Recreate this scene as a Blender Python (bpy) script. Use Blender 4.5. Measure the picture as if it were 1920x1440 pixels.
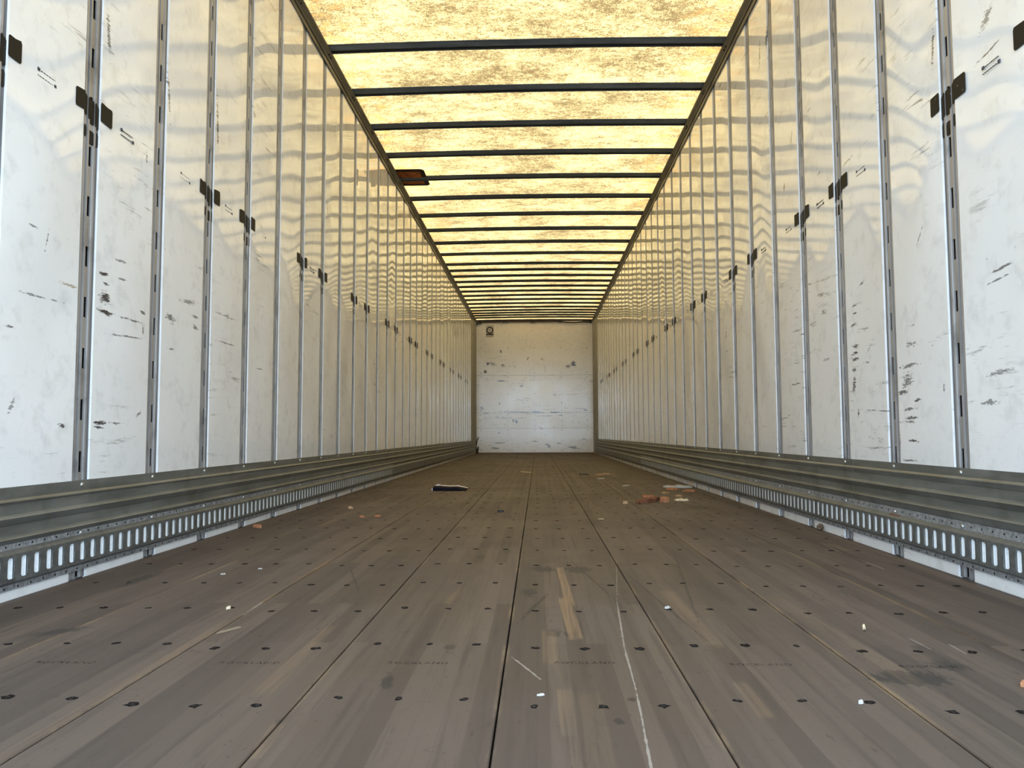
import bpy, bmesh, math, random
from mathutils import Vector, Matrix

# ------------------------------------------------------------------ clear
for o in list(bpy.data.objects):
    bpy.data.objects.remove(o, do_unlink=True)
SC = bpy.context.scene
COL = SC.collection
RND = random.Random(11)

# ------------------------------------------------------------------ camera
F_PX, IMG_W = 1440.0, 1920.0
CAM_X, CAM_Z = 0.0626, 0.4134
YAW, PITCH, ROLL = 0.033175, 0.064833, -0.003524
cam_data = bpy.data.cameras.new('camera')
cam_data.sensor_fit = 'HORIZONTAL'
cam_data.sensor_width = 36.0
cam_data.lens = 36.0 * F_PX / IMG_W
cam_data.clip_start = 0.02
cam_data.clip_end = 300
cam = bpy.data.objects.new('camera', cam_data)
COL.objects.link(cam)
fw = Vector((-math.sin(YAW) * math.cos(PITCH), math.cos(YAW) * math.cos(PITCH), math.sin(PITCH)))
r0 = Vector((math.cos(YAW), math.sin(YAW), 0.0))
u0 = r0.cross(fw)
r1 = r0 * math.cos(ROLL) + u0 * math.sin(ROLL)
u1 = u0 * math.cos(ROLL) - r0 * math.sin(ROLL)
M = Matrix(((r1.x, u1.x, -fw.x, CAM_X), (r1.y, u1.y, -fw.y, 0.0), (r1.z, u1.z, -fw.z, CAM_Z), (0, 0, 0, 1)))
cam.matrix_world = M
SC.camera = cam

# ------------------------------------------------------------------ sky, sun, exposure
world = bpy.data.worlds.new('overcast_sky')
SC.world = world
world.use_nodes = True
wn = world.node_tree.nodes
bg = wn['Background']
bg.inputs['Color'].default_value = (0.63, 0.80, 1.0, 1)
bg.inputs['Strength'].default_value = 9.0
sun_data = bpy.data.lights.new('roof_glow_sun', 'SUN')
sun_data.energy = 5.0  # sun added to strengthen the roof glow separately from the sky
sun_data.angle = 0.05
sun_data.color = (1.0, 0.96, 0.88)
roof_glow_sun = bpy.data.objects.new('roof_glow_sun', sun_data)
COL.objects.link(roof_glow_sun)
roof_glow_sun.rotation_euler = Vector((0.15, -0.55, -1.0)).to_track_quat('-Z', 'Y').to_euler()
VS = SC.view_settings
VS.view_transform = 'Standard'
VS.look = 'None'
VS.gamma = 1.0
VS.use_curve_mapping = False
VS.exposure = -0.24
SC.cycles.max_bounces = 16
SC.cycles.diffuse_bounces = 10
SC.cycles.glossy_bounces = 6

# ------------------------------------------------------------------ dimensions (metres; floor top z=0)
W = 1.275            # half width between the lining panels
Y0 = 0.10            # rear end of the trailer
D = 16.454           # front wall
PITCH_POST = 0.4135
POST_L, POST_R = 2.217, 2.249
K0, K1 = -5, 31
POST_HW = 0.0425
Z_WALL = 2.83

# ------------------------------------------------------------------ helpers
def tag(o, label=None, cat=None, group=None, kind=None):
    if label: o['label'] = label
    if cat: o['category'] = cat
    if group: o['group'] = group
    if kind: o['kind'] = kind
    return o

def empty(name, loc=(0, 0, 0)):
    o = bpy.data.objects.new(name, None)
    COL.objects.link(o)
    o.location = loc
    o.empty_display_size = 0.1
    return o

def link(name, me, parent=None, loc=None):
    o = bpy.data.objects.new(name, me)
    COL.objects.link(o)
    if parent: o.parent = parent
    if loc is not None: o.location = loc
    return o

class MB:
    def __init__(self):
        self.v, self.f, self.m = [], [], []
    def quad(self, a, b, c, d, mi=0):
        n = len(self.v); self.v += [a, b, c, d]; self.f.append((n, n + 1, n + 2, n + 3)); self.m.append(mi)
    def poly(self, pts, mi=0):
        n = len(self.v); self.v += list(pts); self.f.append(tuple(range(n, n + len(pts)))); self.m.append(mi)
    def box(self, x0, y0, z0, x1, y1, z1, mi=0):
        n = len(self.v)
        self.v += [(x0, y0, z0), (x1, y0, z0), (x1, y1, z0), (x0, y1, z0), (x0, y0, z1), (x1, y0, z1), (x1, y1, z1), (x0, y1, z1)]
        for q in ((0, 3, 2, 1), (4, 5, 6, 7), (0, 1, 5, 4), (1, 2, 6, 5), (2, 3, 7, 6), (3, 0, 4, 7)):
            self.f.append(tuple(n + i for i in q)); self.m.append(mi)
    def prism(self, outline, z0, z1, mi=0):
        n = len(self.v); k = len(outline)
        self.v += [(x, y, z0) for x, y in outline] + [(x, y, z1) for x, y in outline]
        self.f.append(tuple(n + k + i for i in range(k))); self.m.append(mi)
        self.f.append(tuple(n + k - 1 - i for i in range(k))); self.m.append(mi)
        for i in range(k):
            j = (i + 1) % k
            self.f.append((n + i, n + j, n + k + j, n + k + i)); self.m.append(mi)
    def tube(self, pts, r, seg=8, mi=0):
        rings = []
        for i, p in enumerate(pts):
            p = Vector(p)
            t = (Vector(pts[min(i + 1, len(pts) - 1)]) - Vector(pts[max(i - 1, 0)])).normalized()
            a = t.cross(Vector((0, 0, 1)))
            if a.length < 1e-3: a = t.cross(Vector((0, 1, 0)))
            a.normalize(); b = t.cross(a)
            n = len(self.v)
            for s in range(seg):
                q = p + (a * math.cos(2 * math.pi * s / seg) + b * math.sin(2 * math.pi * s / seg)) * r
                self.v.append(tuple(q))
            rings.append(n)
        for i in range(len(rings) - 1):
            for s in range(seg):
                s2 = (s + 1) % seg
                self.f.append((rings[i] + s, rings[i] + s2, rings[i + 1] + s2, rings[i + 1] + s)); self.m.append(mi)
        for e in (rings[0], rings[-1]):
            self.f.append(tuple(e + s for s in range(seg))); self.m.append(mi)
    def mesh(self, name, mats, smooth=False, weld=True):
        me = bpy.data.meshes.new(name)
        me.from_pydata([tuple(v) for v in self.v], [], self.f)
        for mt in (mats if isinstance(mats, (list, tuple)) else [mats]): me.materials.append(mt)
        me.polygons.foreach_set('material_index', self.m)
        bm = bmesh.new(); bm.from_mesh(me)
        if weld: bmesh.ops.remove_doubles(bm, verts=bm.verts, dist=1e-5)
        bmesh.ops.recalc_face_normals(bm, faces=bm.faces)
        bm.to_mesh(me); bm.free()
        if smooth: me.polygons.foreach_set('use_smooth', [True] * len(me.polygons))
        me.update()
        return me
    def build(self, name, mats, parent=None, loc=None, smooth=False, weld=True):
        return link(name, self.mesh(name, mats, smooth, weld), parent, loc)

# ------------------------------------------------------------------ node helpers
class NT:
    def __init__(self, name):
        self.mat = bpy.data.materials.new(name)
        self.mat.use_nodes = True
        self.t = self.mat.node_tree
        self.n = self.t.nodes
        self.bsdf = self.n['Principled BSDF']
        self.out = self.n['Material Output']
    def node(self, typ, ins=None, **props):
        nd = self.n.new(typ)
        for k, v in props.items(): setattr(nd, k, v)
        for k, v in (ins or {}).items(): self.put(nd.inputs[k], v)
        return nd
    def put(self, sock, v):
        if hasattr(v, 'is_output'): self.t.links.new(v, sock)
        else:
            if isinstance(v, (tuple, list)) and len(v) == 3 and sock.type == 'RGBA': v = (*v, 1)
            sock.default_value = v
    def pos(self): return self.node('ShaderNodeNewGeometry').outputs['Position']
    def obj(self): return self.node('ShaderNodeTexCoord').outputs['Object']
    def mapping(self, vec, scale=(1, 1, 1), loc=(0, 0, 0), rot=(0, 0, 0), typ='POINT'):
        nd = self.node('ShaderNodeMapping', {'Vector': vec, 'Scale': scale, 'Location': loc, 'Rotation': rot}, vector_type=typ)
        return nd.outputs[0]
    def noise(self, vec, scale, detail=4.0, rough=0.55, dist=0.0):
        nd = self.node('ShaderNodeTexNoise', {'Vector': vec, 'Scale': scale, 'Detail': detail, 'Roughness': rough, 'Distortion': dist})
        return nd.outputs[0]
    def rng(self, v, a, b, c=0.0, d=1.0):
        nd = self.node('ShaderNodeMapRange', {0: v, 1: a, 2: b, 3: c, 4: d})
        return nd.outputs[0]
    def math(self, op, a, b=0.0):
        nd = self.node('ShaderNodeMath', {0: a, 1: b}, operation=op)
        return nd.outputs[0]
    def mix(self, fac, a, b, blend='MIX'):
        nd = self.node('ShaderNodeMix', data_type='RGBA', blend_type=blend)
        self.put(nd.inputs[0], fac); self.put(nd.inputs[6], a); self.put(nd.inputs[7], b)
        return nd.outputs[2]
    def bump(self, h, strength=0.3, distance=0.002):
        nd = self.node('ShaderNodeBump', {'Height': h, 'Strength': strength, 'Distance': distance})
        self.t.links.new(nd.outputs[0], self.bsdf.inputs['Normal'])
    def set(self, **kw):
        for k, v in kw.items(): self.put(self.bsdf.inputs[k.replace('_', ' ')], v)
        return self.mat
    def strokes(self, vec, lst, plane, brk, rect=False):
        """wear marks of their own shape: (u, v, half length, half thickness, angle, weight) on the surface plane"""
        acc = None
        for (u, v, L, T, ang, wgt) in lst:
            if plane == 'YZ': loc, rot, sc = (0, u, v), (ang, 0, 0), (1000, L, T)
            elif plane == 'XZ': loc, rot, sc = (u, 0, v), (0, -ang, 0), (L, 1000, T)
            else: loc, rot, sc = (u, v, 0), (0, 0, ang), (L, T, 1000)
            m = self.mapping(vec, sc, loc, rot, 'TEXTURE')
            if rect:
                q = self.node('ShaderNodeSeparateXYZ', {0: self.node('ShaderNodeVectorMath', {0: m}, operation='ABSOLUTE').outputs[0]})
                ln = self.math('MAXIMUM', q.outputs[0], q.outputs[1])
            else:
                ln = self.node('ShaderNodeVectorMath', {0: m}, operation='LENGTH').outputs['Value']
            s = self.math('MULTIPLY_ADD', brk, 0.35 if rect else 2.6)
            self.put(s.node.inputs[2], ln)
            k = self.rng(s, 1.22, 1.08, 0.0, wgt) if rect else self.rng(s, 2.25 - 0.55 * (1 - wgt), 2.0 - 0.55 * (1 - wgt), 0.0, 0.4 + 0.6 * wgt)
            acc = k if acc is None else self.math('MAXIMUM', acc, k)
        return acc

def simple(name, col, rough=0.5, metal=0.0, var=0.15, scale=20.0, spec=None):
    t = NT(name)
    n = t.noise(t.pos(), scale, 5)
    c = t.mix(t.rng(n, 0.3, 0.7), tuple(x * (1 - var) for x in col), tuple(min(1, x * (1 + var)) for x in col))
    t.set(Base_Color=c, Roughness=rough, Metallic=metal)
    if spec is not None: t.set(Specular_IOR_Level=spec)
    return t.mat

# ------------------------------------------------------------------ materials
def panel_material(name, strokes=(), smear=1.0, plane='YZ', faint=()):
    t = NT(name)
    p = t.pos()
    cloud = t.noise(p, 2.2, 6, 0.6)
    fine = t.noise(p, 16.0, 8, 0.65)
    col = t.mix(t.rng(cloud, 0.35, 0.7), (0.80, 0.795, 0.77), (0.87, 0.865, 0.845))
    col = t.mix(t.rng(fine, 0.52, 0.8, 0, 0.45), col, (0.44, 0.43, 0.41))
    sc = (1, 5, 48) if plane == 'YZ' else (5, 1, 60)
    sm = t.noise(t.mapping(p, sc, rot=(0.12, 0, 0) if plane == 'YZ' else (0, 0, 0)), 1.0, 7, 0.7)
    patch = t.noise(p, 1.7, 3, 0.5)
    k = t.math('MULTIPLY', t.rng(sm, 0.585, 0.66), t.rng(patch, 0.47, 0.60))
    col = t.mix(t.math('MULTIPLY', k, 0.75 * smear), col, (0.16, 0.155, 0.15))
    spk = t.noise(t.mapping(p, (40, 40, 55)), 1.0, 4, 0.6)
    col = t.mix(t.math('MULTIPLY', t.rng(spk, 0.70, 0.74), 0.45 * smear), col, (0.12, 0.11, 0.10))
    rough = t.rng(cloud, 0.3, 0.7, 0.04, 0.09) if plane == 'YZ' else t.rng(cloud, 0.3, 0.7, 0.12, 0.22)
    if strokes or faint:
        brk = t.rng(t.noise(t.mapping(p, (60, 38, 170) if plane == 'YZ' else (16, 60, 60)), 1.0, 6, 0.75), 0.25, 0.75, 0.1, 0.95)
        if strokes:
            if plane == 'XZ': brk = t.math('SUBTRACT', brk, 0.09)
            m = t.strokes(p, strokes, plane, brk)
            col = t.mix(m, col, (0.035, 0.034, 0.036))
        if faint:
            m2 = t.strokes(p, faint, plane, brk)
            col = t.mix(m2, col, (0.40, 0.33, 0.24))
    t.set(Base_Color=col, Roughness=rough, Specular_IOR_Level=0.9 if plane == 'YZ' else 0.75)
    return t.mat

M_PANEL = panel_material('white_panel', smear=0.6)
M_METAL = None
def metal_material(name, ca, cb, rough=(0.35, 0.55), metal=0.85, streak=(1, 1, 1), scale=30.0, dirt=0.4, dirtcol=(0.05, 0.045, 0.04)):
    t = NT(name)
    p = t.pos()
    a = t.noise(t.mapping(p, streak), scale, 6, 0.65)
    b = t.noise(p, 7.0, 6, 0.6)
    col = t.mix(t.rng(a, 0.35, 0.65), ca, cb)
    dm = t.math('MULTIPLY', t.rng(b, 0.52, 0.72), dirt)
    col = t.mix(dm, col, dirtcol)
    t.set(Base_Color=col, Roughness=t.rng(a, 0.3, 0.7, rough[0], rough[1]), Metallic=metal)
    return t.mat
M_POST = metal_material('aluminium_post', (0.34, 0.33, 0.32), (0.46, 0.45, 0.44), (0.32, 0.5), 0.45, (1, 1, 0.06), 60.0, 0.55)
M_POSTBACK = simple('cavity_shade_black', (0.02, 0.02, 0.022), 0.7, 0.0)  # near-black colour stands in for the shade inside the post slots
M_POSTGROOVE = metal_material('dark_aluminium_groove', (0.10, 0.10, 0.105), (0.17, 0.17, 0.175), (0.6, 0.8), 0.0, (1, 1, 0.06), 60.0, 0.5)  # darker material for the deeper flat faces of the posts
M_SCUFF = metal_material('galvanised_scuff_steel', (0.18, 0.19, 0.18), (0.27, 0.28, 0.265), (0.38, 0.6), 0.7, (1, 0.15, 1), 26.0, 0.5, (0.10, 0.10, 0.085))
M_RAIL = metal_material('galvanised_rail_steel', (0.15, 0.160, 0.157), (0.24, 0.25, 0.247), (0.4, 0.6), 0.7, (1, 1, 1), 60.0, 0.55, (0.06, 0.055, 0.05))
M_TAB = metal_material('clean_skylit_galvanised', (0.78, 0.84, 0.86), (0.92, 0.95, 0.96), (0.3, 0.5), 0.15, (1, 1, 1), 150.0, 0.0)  # clean steel, with the reflected sky put into its white-blue colour
M_FLANGE = metal_material('spangled_toplit_flange', (0.20, 0.21, 0.21), (0.52, 0.53, 0.54), (0.4, 0.6), 0.5, (1, 1, 1), 110.0, 0.35)  # zinc spangle, lightened in colour for the light from above
M_RIVET = simple('rivet_steel', (0.45, 0.45, 0.42), 0.4, 0.8)
M_BOW = metal_material('roof_bow_steel', (0.10, 0.115, 0.125), (0.15, 0.17, 0.18), (0.4, 0.55), 0.6, (0.1, 1, 1), 30.0, 0.35)
M_TOPRAIL = metal_material('top_rail_steel', (0.085, 0.082, 0.068), (0.13, 0.125, 0.105), (0.4, 0.55), 0.5, (1, 0.1, 1), 30.0, 0.3)
M_SKIN = simple('outer_skin_white', (0.35, 0.35, 0.35), 0.5)
M_CORNER = metal_material('corner_galvanised', (0.27, 0.26, 0.22), (0.36, 0.35, 0.30), (0.5, 0.65), 0.4, (1, 1, 0.1), 14.0, 0.5)
M_BLACK = simple('black_rubber_and_bow_shade', (0.012, 0.012, 0.013), 0.5)  # rubber black, also painted on as shade under the roof bows
M_STAMP = simple('grey_stamp_ink', (0.07, 0.07, 0.075), 0.7, var=0.6, scale=150, spec=0.2)
M_INK = simple('black_print', (0.015, 0.015, 0.017), 0.7, spec=0.2)

def tape_material():
    t = NT('dark_brown_tape')
    p = t.pos()
    a = t.noise(p, 60.0, 6, 0.7)
    col = t.mix(t.rng(a, 0.66, 0.70), (0.011, 0.009, 0.006), (0.30, 0.28, 0.24))
    t.set(Base_Color=col, Roughness=0.6, Specular_IOR_Level=0.25)
    return t.mat
M_TAPE = tape_material()

def roof_material():
    t = NT('yellowed_translucent_fibreglass')
    p = t.pos()
    big = t.noise(t.mapping(p, (1.0, 1.2, 1)), 2.3, 4, 0.55, 0.3)
    mid = t.noise(t.mapping(p, (0.8, 1.3, 1)), 9.0, 5, 0.6, 0.5)
    fib = t.noise(t.mapping(p, (1.0, 0.8, 1.0)), 80.0, 2, 0.5, 2.2)
    fib2 = t.noise(t.mapping(p, (0.55, 1.2, 1.0)), 34.0, 4, 0.7, 1.6)
    k = None
    for tex, gain in ((big, 1.7), (mid, 1.4), (fib, 2.5), (fib2, 2.3)):
        q = t.math('MULTIPLY', t.math('SUBTRACT', tex, 0.5), gain)
        k = q if k is None else t.math('ADD', k, q)
    k = t.rng(k, -0.46, 0.38)
    col = t.mix(k, (0.400, 0.262, 0.102), (0.094, 0.055, 0.020))
    # rust staining along the two long edges, where the sheet meets the steel rails
    ax = t.math('ABSOLUTE', t.node('ShaderNodeSeparateXYZ', {0: p}).outputs[0])
    edge = t.math('MULTIPLY', t.rng(ax, 0.9, 1.24), t.rng(mid, 0.48, 0.66))
    col = t.mix(t.math('MULTIPLY', edge, 0.7), col, (0.50, 0.22, 0.05))
    br = t.noise(p, 40, 4, 0.6)
    st = t.strokes(p, [(-1.13, 7.2, 0.34, 0.42, 0, 0.75), (0.0, 16.3, 1.3, 0.16, 0, 0.55)], 'XY', br)
    col = t.mix(t.math('MULTIPLY', st, t.rng(mid, 0.36, 0.62)), col, (0.48, 0.20, 0.05))
    tr = t.node('ShaderNodeBsdfTranslucent', {'Color': col})
    t.set(Base_Color=(0.30, 0.24, 0.14), Roughness=0.55)
    mx = t.node('ShaderNodeMixShader', {0: 0.12})
    t.t.links.new(tr.outputs[0], mx.inputs[1]); t.t.links.new(t.bsdf.outputs[0], mx.inputs[2])
    t.t.links.new(mx.outputs[0], t.out.inputs['Surface'])
    return t.mat
M_ROOF = roof_material()

def rust_patch_material():
    t = NT('rusty_patch')
    a = t.noise(t.pos(), 30, 6, 0.65)
    col = t.mix(t.rng(a, 0.35, 0.65), (0.09, 0.022, 0.008), (0.33, 0.11, 0.02))
    tr = t.node('ShaderNodeBsdfTranslucent', {'Color': t.mix(t.rng(a, 0.35, 0.7), (0.02, 0.005, 0.002), (0.22, 0.065, 0.010))})
    t.set(Base_Color=col, Roughness=0.8)
    mx = t.node('ShaderNodeMixShader', {0: 0.5})
    t.t.links.new(tr.outputs[0], mx.inputs[1]); t.t.links.new(t.bsdf.outputs[0], mx.inputs[2])
    t.t.links.new(mx.outputs[0], t.out.inputs['Surface'])
    return t.mat
M_RUST = rust_patch_material()
M_RUSTRIM = simple('dark_rust_sealant', (0.022, 0.007, 0.005), 0.8)

def floor_material():
    t = NT('laminated_hardwood_floor')
    p = t.pos(); ob = t.obj()
    sep = t.node('ShaderNodeSeparateXYZ', {0: p})
    yx = t.node('ShaderNodeCombineXYZ', {0: sep.outputs[1], 1: sep.outputs[0], 2: 0.0}).outputs[0]
    br = t.node('ShaderNodeTexBrick', {'Vector': yx, 'Color1': (0, 0, 0, 1), 'Color2': (1, 1, 1, 1), 'Mortar': (0.3, 0.3, 0.3, 1),
                'Scale': 1.0, 'Mortar Size': 0.0006, 'Bias': 0.0, 'Brick Width': 0.95, 'Row Height': 0.039})
    br.offset = 0.37; br.squash = 1.0
    strip = br.outputs['Color']
    grain = t.noise(t.mapping(p, (60, 2.2, 1)), 1.0, 6, 0.65, 0.3)
    cloud = t.noise(p, 1.6, 6, 0.6)
    fine = t.noise(p, 42.0, 6, 0.7)
    streak = t.noise(t.mapping(p, (24, 1.0, 1)), 1.0, 5, 0.6)
    col = t.mix(t.rng(cloud, 0.3, 0.7), (0.056, 0.040, 0.030), (0.084, 0.060, 0.047))
    col = t.mix(0.30, col, t.mix(strip, (0.035, 0.028, 0.023), (0.16, 0.122, 0.092)))
    col = t.mix(t.rng(grain, 0.5, 0.72, 0, 0.6), col, (0.030, 0.024, 0.020))
    col = t.mix(t.rng(streak, 0.60, 0.76, 0, 0.25), col, (0.17, 0.125, 0.088))
    col = t.mix(t.rng(fine, 0.60, 0.75, 0, 0.35), col, (0.036, 0.030, 0.026))
    # pale worn edges along the board joints
    sx = t.math('ABSOLUTE', t.node('ShaderNodeSeparateXYZ', {0: ob}).outputs[0])
    wear = t.math('MULTIPLY', t.rng(sx, 0.147, 0.1535), t.rng(t.noise(t.mapping(p, (6, 2.6, 1)), 1.0, 5, 0.65), 0.47, 0.62))
    col = t.mix(t.math('MULTIPLY', wear, 0.75), col, (0.22, 0.15, 0.085))
    spk = t.noise(t.mapping(p, (75, 28, 1)), 1.0, 4, 0.6)
    col = t.mix(t.rng(spk, 0.64, 0.70, 0, 0.55), col, (0.022, 0.018, 0.015))
    # wandering dark scratches
    scr = t.noise(t.mapping(p, (9, 3.0, 1), rot=(0, 0, 0.35)), 1.0, 2, 0.5, 1.0)
    ridge = t.math('ABSOLUTE', t.math('SUBTRACT', scr, 0.5))
    col = t.mix(t.math('MULTIPLY', t.rng(ridge, 0.006, 0.0, 0, 0.5), t.rng(cloud, 0.45, 0.6)), col, (0.025, 0.021, 0.018))
    brk = t.noise(t.mapping(p, (70, 40, 1)), 1.0, 5, 0.7)
    dark = [(0.076, 2.383, 0.045, 0.06, 0, 0.6), (0.185, 2.37, 0.05, 0.065, 0, 0.6), (0.038, 2.043, 0.025, 0.06, 0, 0.62),
            (0.093, 1.631, 0.02, 0.04, 0, 0.45), (0.128, 1.618, 0.018, 0.03, 0, 0.5), (0.177, 1.138, 0.009, 0.014, 0, 0.8),
            (0.207, 1.23, 0.009, 0.012, 0, 0.6), (-0.191, 1.31, 0.013, 0.05, 0.1, 0.75), (0.69, 1.345, 0.075, 0.045, 0, 0.7),
            (0.79, 1.42, 0.05, 0.05, 0, 0.3), (0.05, 1.86, 0.007, 0.2, -0.22, 0.5), (-0.13, 2.62, 0.02, 0.06, 0, 0.45),
            (0.15, 3.45, 0.06, 0.12, 0, 0.5), (-0.05, 2.75, 0.016, 0.06, 0, 0.6), (-0.46, 2.2, 0.006, 0.3, 0.3, 0.4),
            (0.36, 1.95, 0.004, 0.5, 0.10, 0.6), (0.47, 2.2, 0.005, 0.6, -0.12, 0.5), (-0.95, 1.62, 0.03, 0.07, -0.9, 0.5),
            (-1.08, 2.2, 0.03, 0.16, 0, 0.5), (0.95, 4.4, 0.05, 0.14, 0, 0.5), (-0.11, 1.52, 0.015, 0.03, 0, 0.4),
            (-0.33, 5.35, 0.03, 0.3, -0.05, 0.7), (0.21, 2.25, 0.003, 0.4, 0.14, 0.7)]
    dark = [(*q[:5], min(1.0, q[5] + 0.30)) for q in dark]
    col = t.mix(t.math('MULTIPLY', t.strokes(p, dark, 'XY', brk), 0.8), col, (0.022, 0.020, 0.018))
    tan = [(0.134, 2.15, 0.011, 0.27, 0.02, 0.85), (0.132, 1.78, 0.015, 0.20, 0.03, 0.9), (0.084, 1.53, 0.015, 0.12, 0, 0.55), (0.103, 1.18, 0.012, 0.10, 0, 0.6),
           (0.40, 1.80, 0.020, 0.27, 0.02, 0.5), (0.395, 1.24, 0.012, 0.08, 0, 0.6), (-0.384, 1.46, 0.016, 0.22, 0.01, 0.55),
           (-0.307, 1.06, 0.010, 0.06, 0.06, 0.8), (1.15, 2.85, 0.018, 0.09, 0, 0.7), (0.13, 1.10, 0.03, 0.16, 0, 0.25),
           (-0.62, 2.05, 0.008, 0.5, 0.0, 0.8), (-0.63, 1.32, 0.009, 0.4, 0.0, 0.5), (0.67, 1.65, 0.02, 0.35, 0.05, 0.35),
           (0.42, 3.1, 0.03, 0.4, 0, 0.3), (-0.15, 2.0, 0.012, 0.1, -0.1, 0.5)]
    tan = [q if i < 2 else (*q[:5], q[5] * 0.5) for i, q in enumerate(tan)]
    col = t.mix(t.math('MULTIPLY', t.strokes(p, tan, 'XY', brk, True), t.rng(grain, 0.35, 0.6, 0.95, 0.30)), col, (0.24, 0.152, 0.080))
    pts = [(0.322, 2.602), (0.254, 1.911), (0.228, 1.524), (0.219, 1.277), (0.211, 1.142), (0.195, 0.9)]
    chalk = []
    for (xa, ya), (xb, yb) in zip(pts, pts[1:]):
        dx, dy = xb - xa, yb - ya
        chalk.append(((xa + xb) / 2, (ya + yb) / 2, math.hypot(dx, dy) * 0.66, 0.0021, math.atan2(dy, dx), 0.8 if ya < 2 else 0.3))
    for (xa, ya, xb, yb, w) in [(0.013, 1.454, 0.07, 1.314, 0.7), (1.112, 2.566, 1.11, 2.389, 0.9), (1.13, 3.0, 1.105, 2.7, 0.6), (0.806, 1.609, 0.812, 1.506, 0.5),
                                (0.864, 1.559, 0.861, 1.50, 0.7), (-0.62, 1.9, -0.615, 1.72, 0.7)]:
        dx, dy = xb - xa, yb - ya
        chalk.append(((xa + xb) / 2, (ya + yb) / 2, math.hypot(dx, dy) * 0.62, 0.0026, math.atan2(dy, dx), w))
    col = t.mix(t.strokes(p, chalk, 'XY', t.math('MULTIPLY', brk, 0.9)), col, (0.24, 0.21, 0.175))
    # rust from the front wall sill
    rust = t.math('MULTIPLY', t.rng(sep.outputs[1], 15.2, 16.4), t.rng(cloud, 0.3, 0.6))
    col = t.mix(t.math('MULTIPLY', rust, 0.7), col, (0.10, 0.045, 0.013))
    t.set(Base_Color=col, Roughness=t.rng(cloud, 0.3, 0.7, 0.52, 0.70), Specular_IOR_Level=0.35)
    t.bump(t.math('ADD', grain, t.math('MULTIPLY', fine, 0.5)), 0.25, 0.0015)
    return t.mat
M_FLOOR = floor_material()
M_HOLE = simple('dirty_screw_hole', (0.012, 0.010, 0.009), 0.95, var=0.4, scale=300, spec=0.05)
M_SCREW = simple('worn_screw_head', (0.026, 0.022, 0.019), 0.9, 0.0, var=0.7, scale=160, spec=0.1)

# ------------------------------------------------------------------ ground outside
g = MB(); g.box(-40, -60, -1.45, 40, 60, -1.25)
ground = g.build('ground', simple('concrete_yard', (0.34, 0.33, 0.31), 0.9, var=0.2, scale=3))
tag(ground, 'grey concrete yard under and behind the trailer', 'ground', kind='structure')

# ------------------------------------------------------------------ side walls
def wx(side, d):       # d = depth into the room measured from the panel face
    return -W + d if side < 0 else W - d

STAMP_Z = 1.390
def post_mesh(side):
    m = MB()
    prof = [(0, -12), (0, -7), (7, -7), (7, -3), (17, -3), (17, -8), (25, -8), (25, -2), (33, -2), (33, -6)]
    prof2 = [(60, -6), (60, -3), (68, -3), (68, -6.5), (85, -6.5), (85, -12)]
    zt = Z_WALL
    X = lambda d: wx(side, d / 1000.0)
    Yc = lambda s: s / 1000.0 - POST_HW
    for pr in (prof, prof2):
        for (s0, d0), (s1, d1) in zip(pr, pr[1:]):
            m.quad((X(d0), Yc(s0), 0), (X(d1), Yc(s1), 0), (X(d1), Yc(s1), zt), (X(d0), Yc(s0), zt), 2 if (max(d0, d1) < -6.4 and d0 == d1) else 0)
    # slotted web
    zb = [0.0]
    z = 0.001
    k = 0
    while True:
        a = 0.001 + 0.1525 * k
        if a + 0.061 > zt: break
        zb += [a, a + 0.061]; k += 1
    zb.append(zt)
    for s0, s1, always in ((33, 37, True), (37, 54, False), (54, 60, True)):
        if always:
            m.quad((X(-6), Yc(s0), 0), (X(-6), Yc(s1), 0), (X(-6), Yc(s1), zt), (X(-6), Yc(s0), zt))
        else:
            for i in range(0, len(zb) - 1):
                if i % 2 == 0:      # solid bridge
                    m.quad((X(-6), Yc(s0), zb[i]), (X(-6), Yc(s1), zb[i]), (X(-6), Yc(s1), zb[i + 1]), (X(-6), Yc(s0), zb[i + 1]))
                else:               # slot side walls
                    c = [(s0, zb[i]), (s1, zb[i]), (s1, zb[i + 1]), (s0, zb[i + 1])]
                    for (sa, za), (sb, zc) in zip(c, c[1:] + c[:1]):
                        m.quad((X(-6), Yc(sa), za), (X(-6), Yc(sb), zc), (X(-9), Yc(sb), zc), (X(-9), Yc(sa), za))
    # cavity behind
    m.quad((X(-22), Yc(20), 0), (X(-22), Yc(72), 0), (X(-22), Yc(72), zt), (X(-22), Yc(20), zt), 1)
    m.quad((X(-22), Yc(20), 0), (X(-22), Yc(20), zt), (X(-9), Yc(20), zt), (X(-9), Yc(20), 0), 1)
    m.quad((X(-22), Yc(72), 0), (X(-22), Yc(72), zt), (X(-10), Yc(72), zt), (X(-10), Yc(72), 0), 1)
    return m.mesh('post', [M_POST, M_POSTBACK, M_POSTGROOVE], weld=False)

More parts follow.
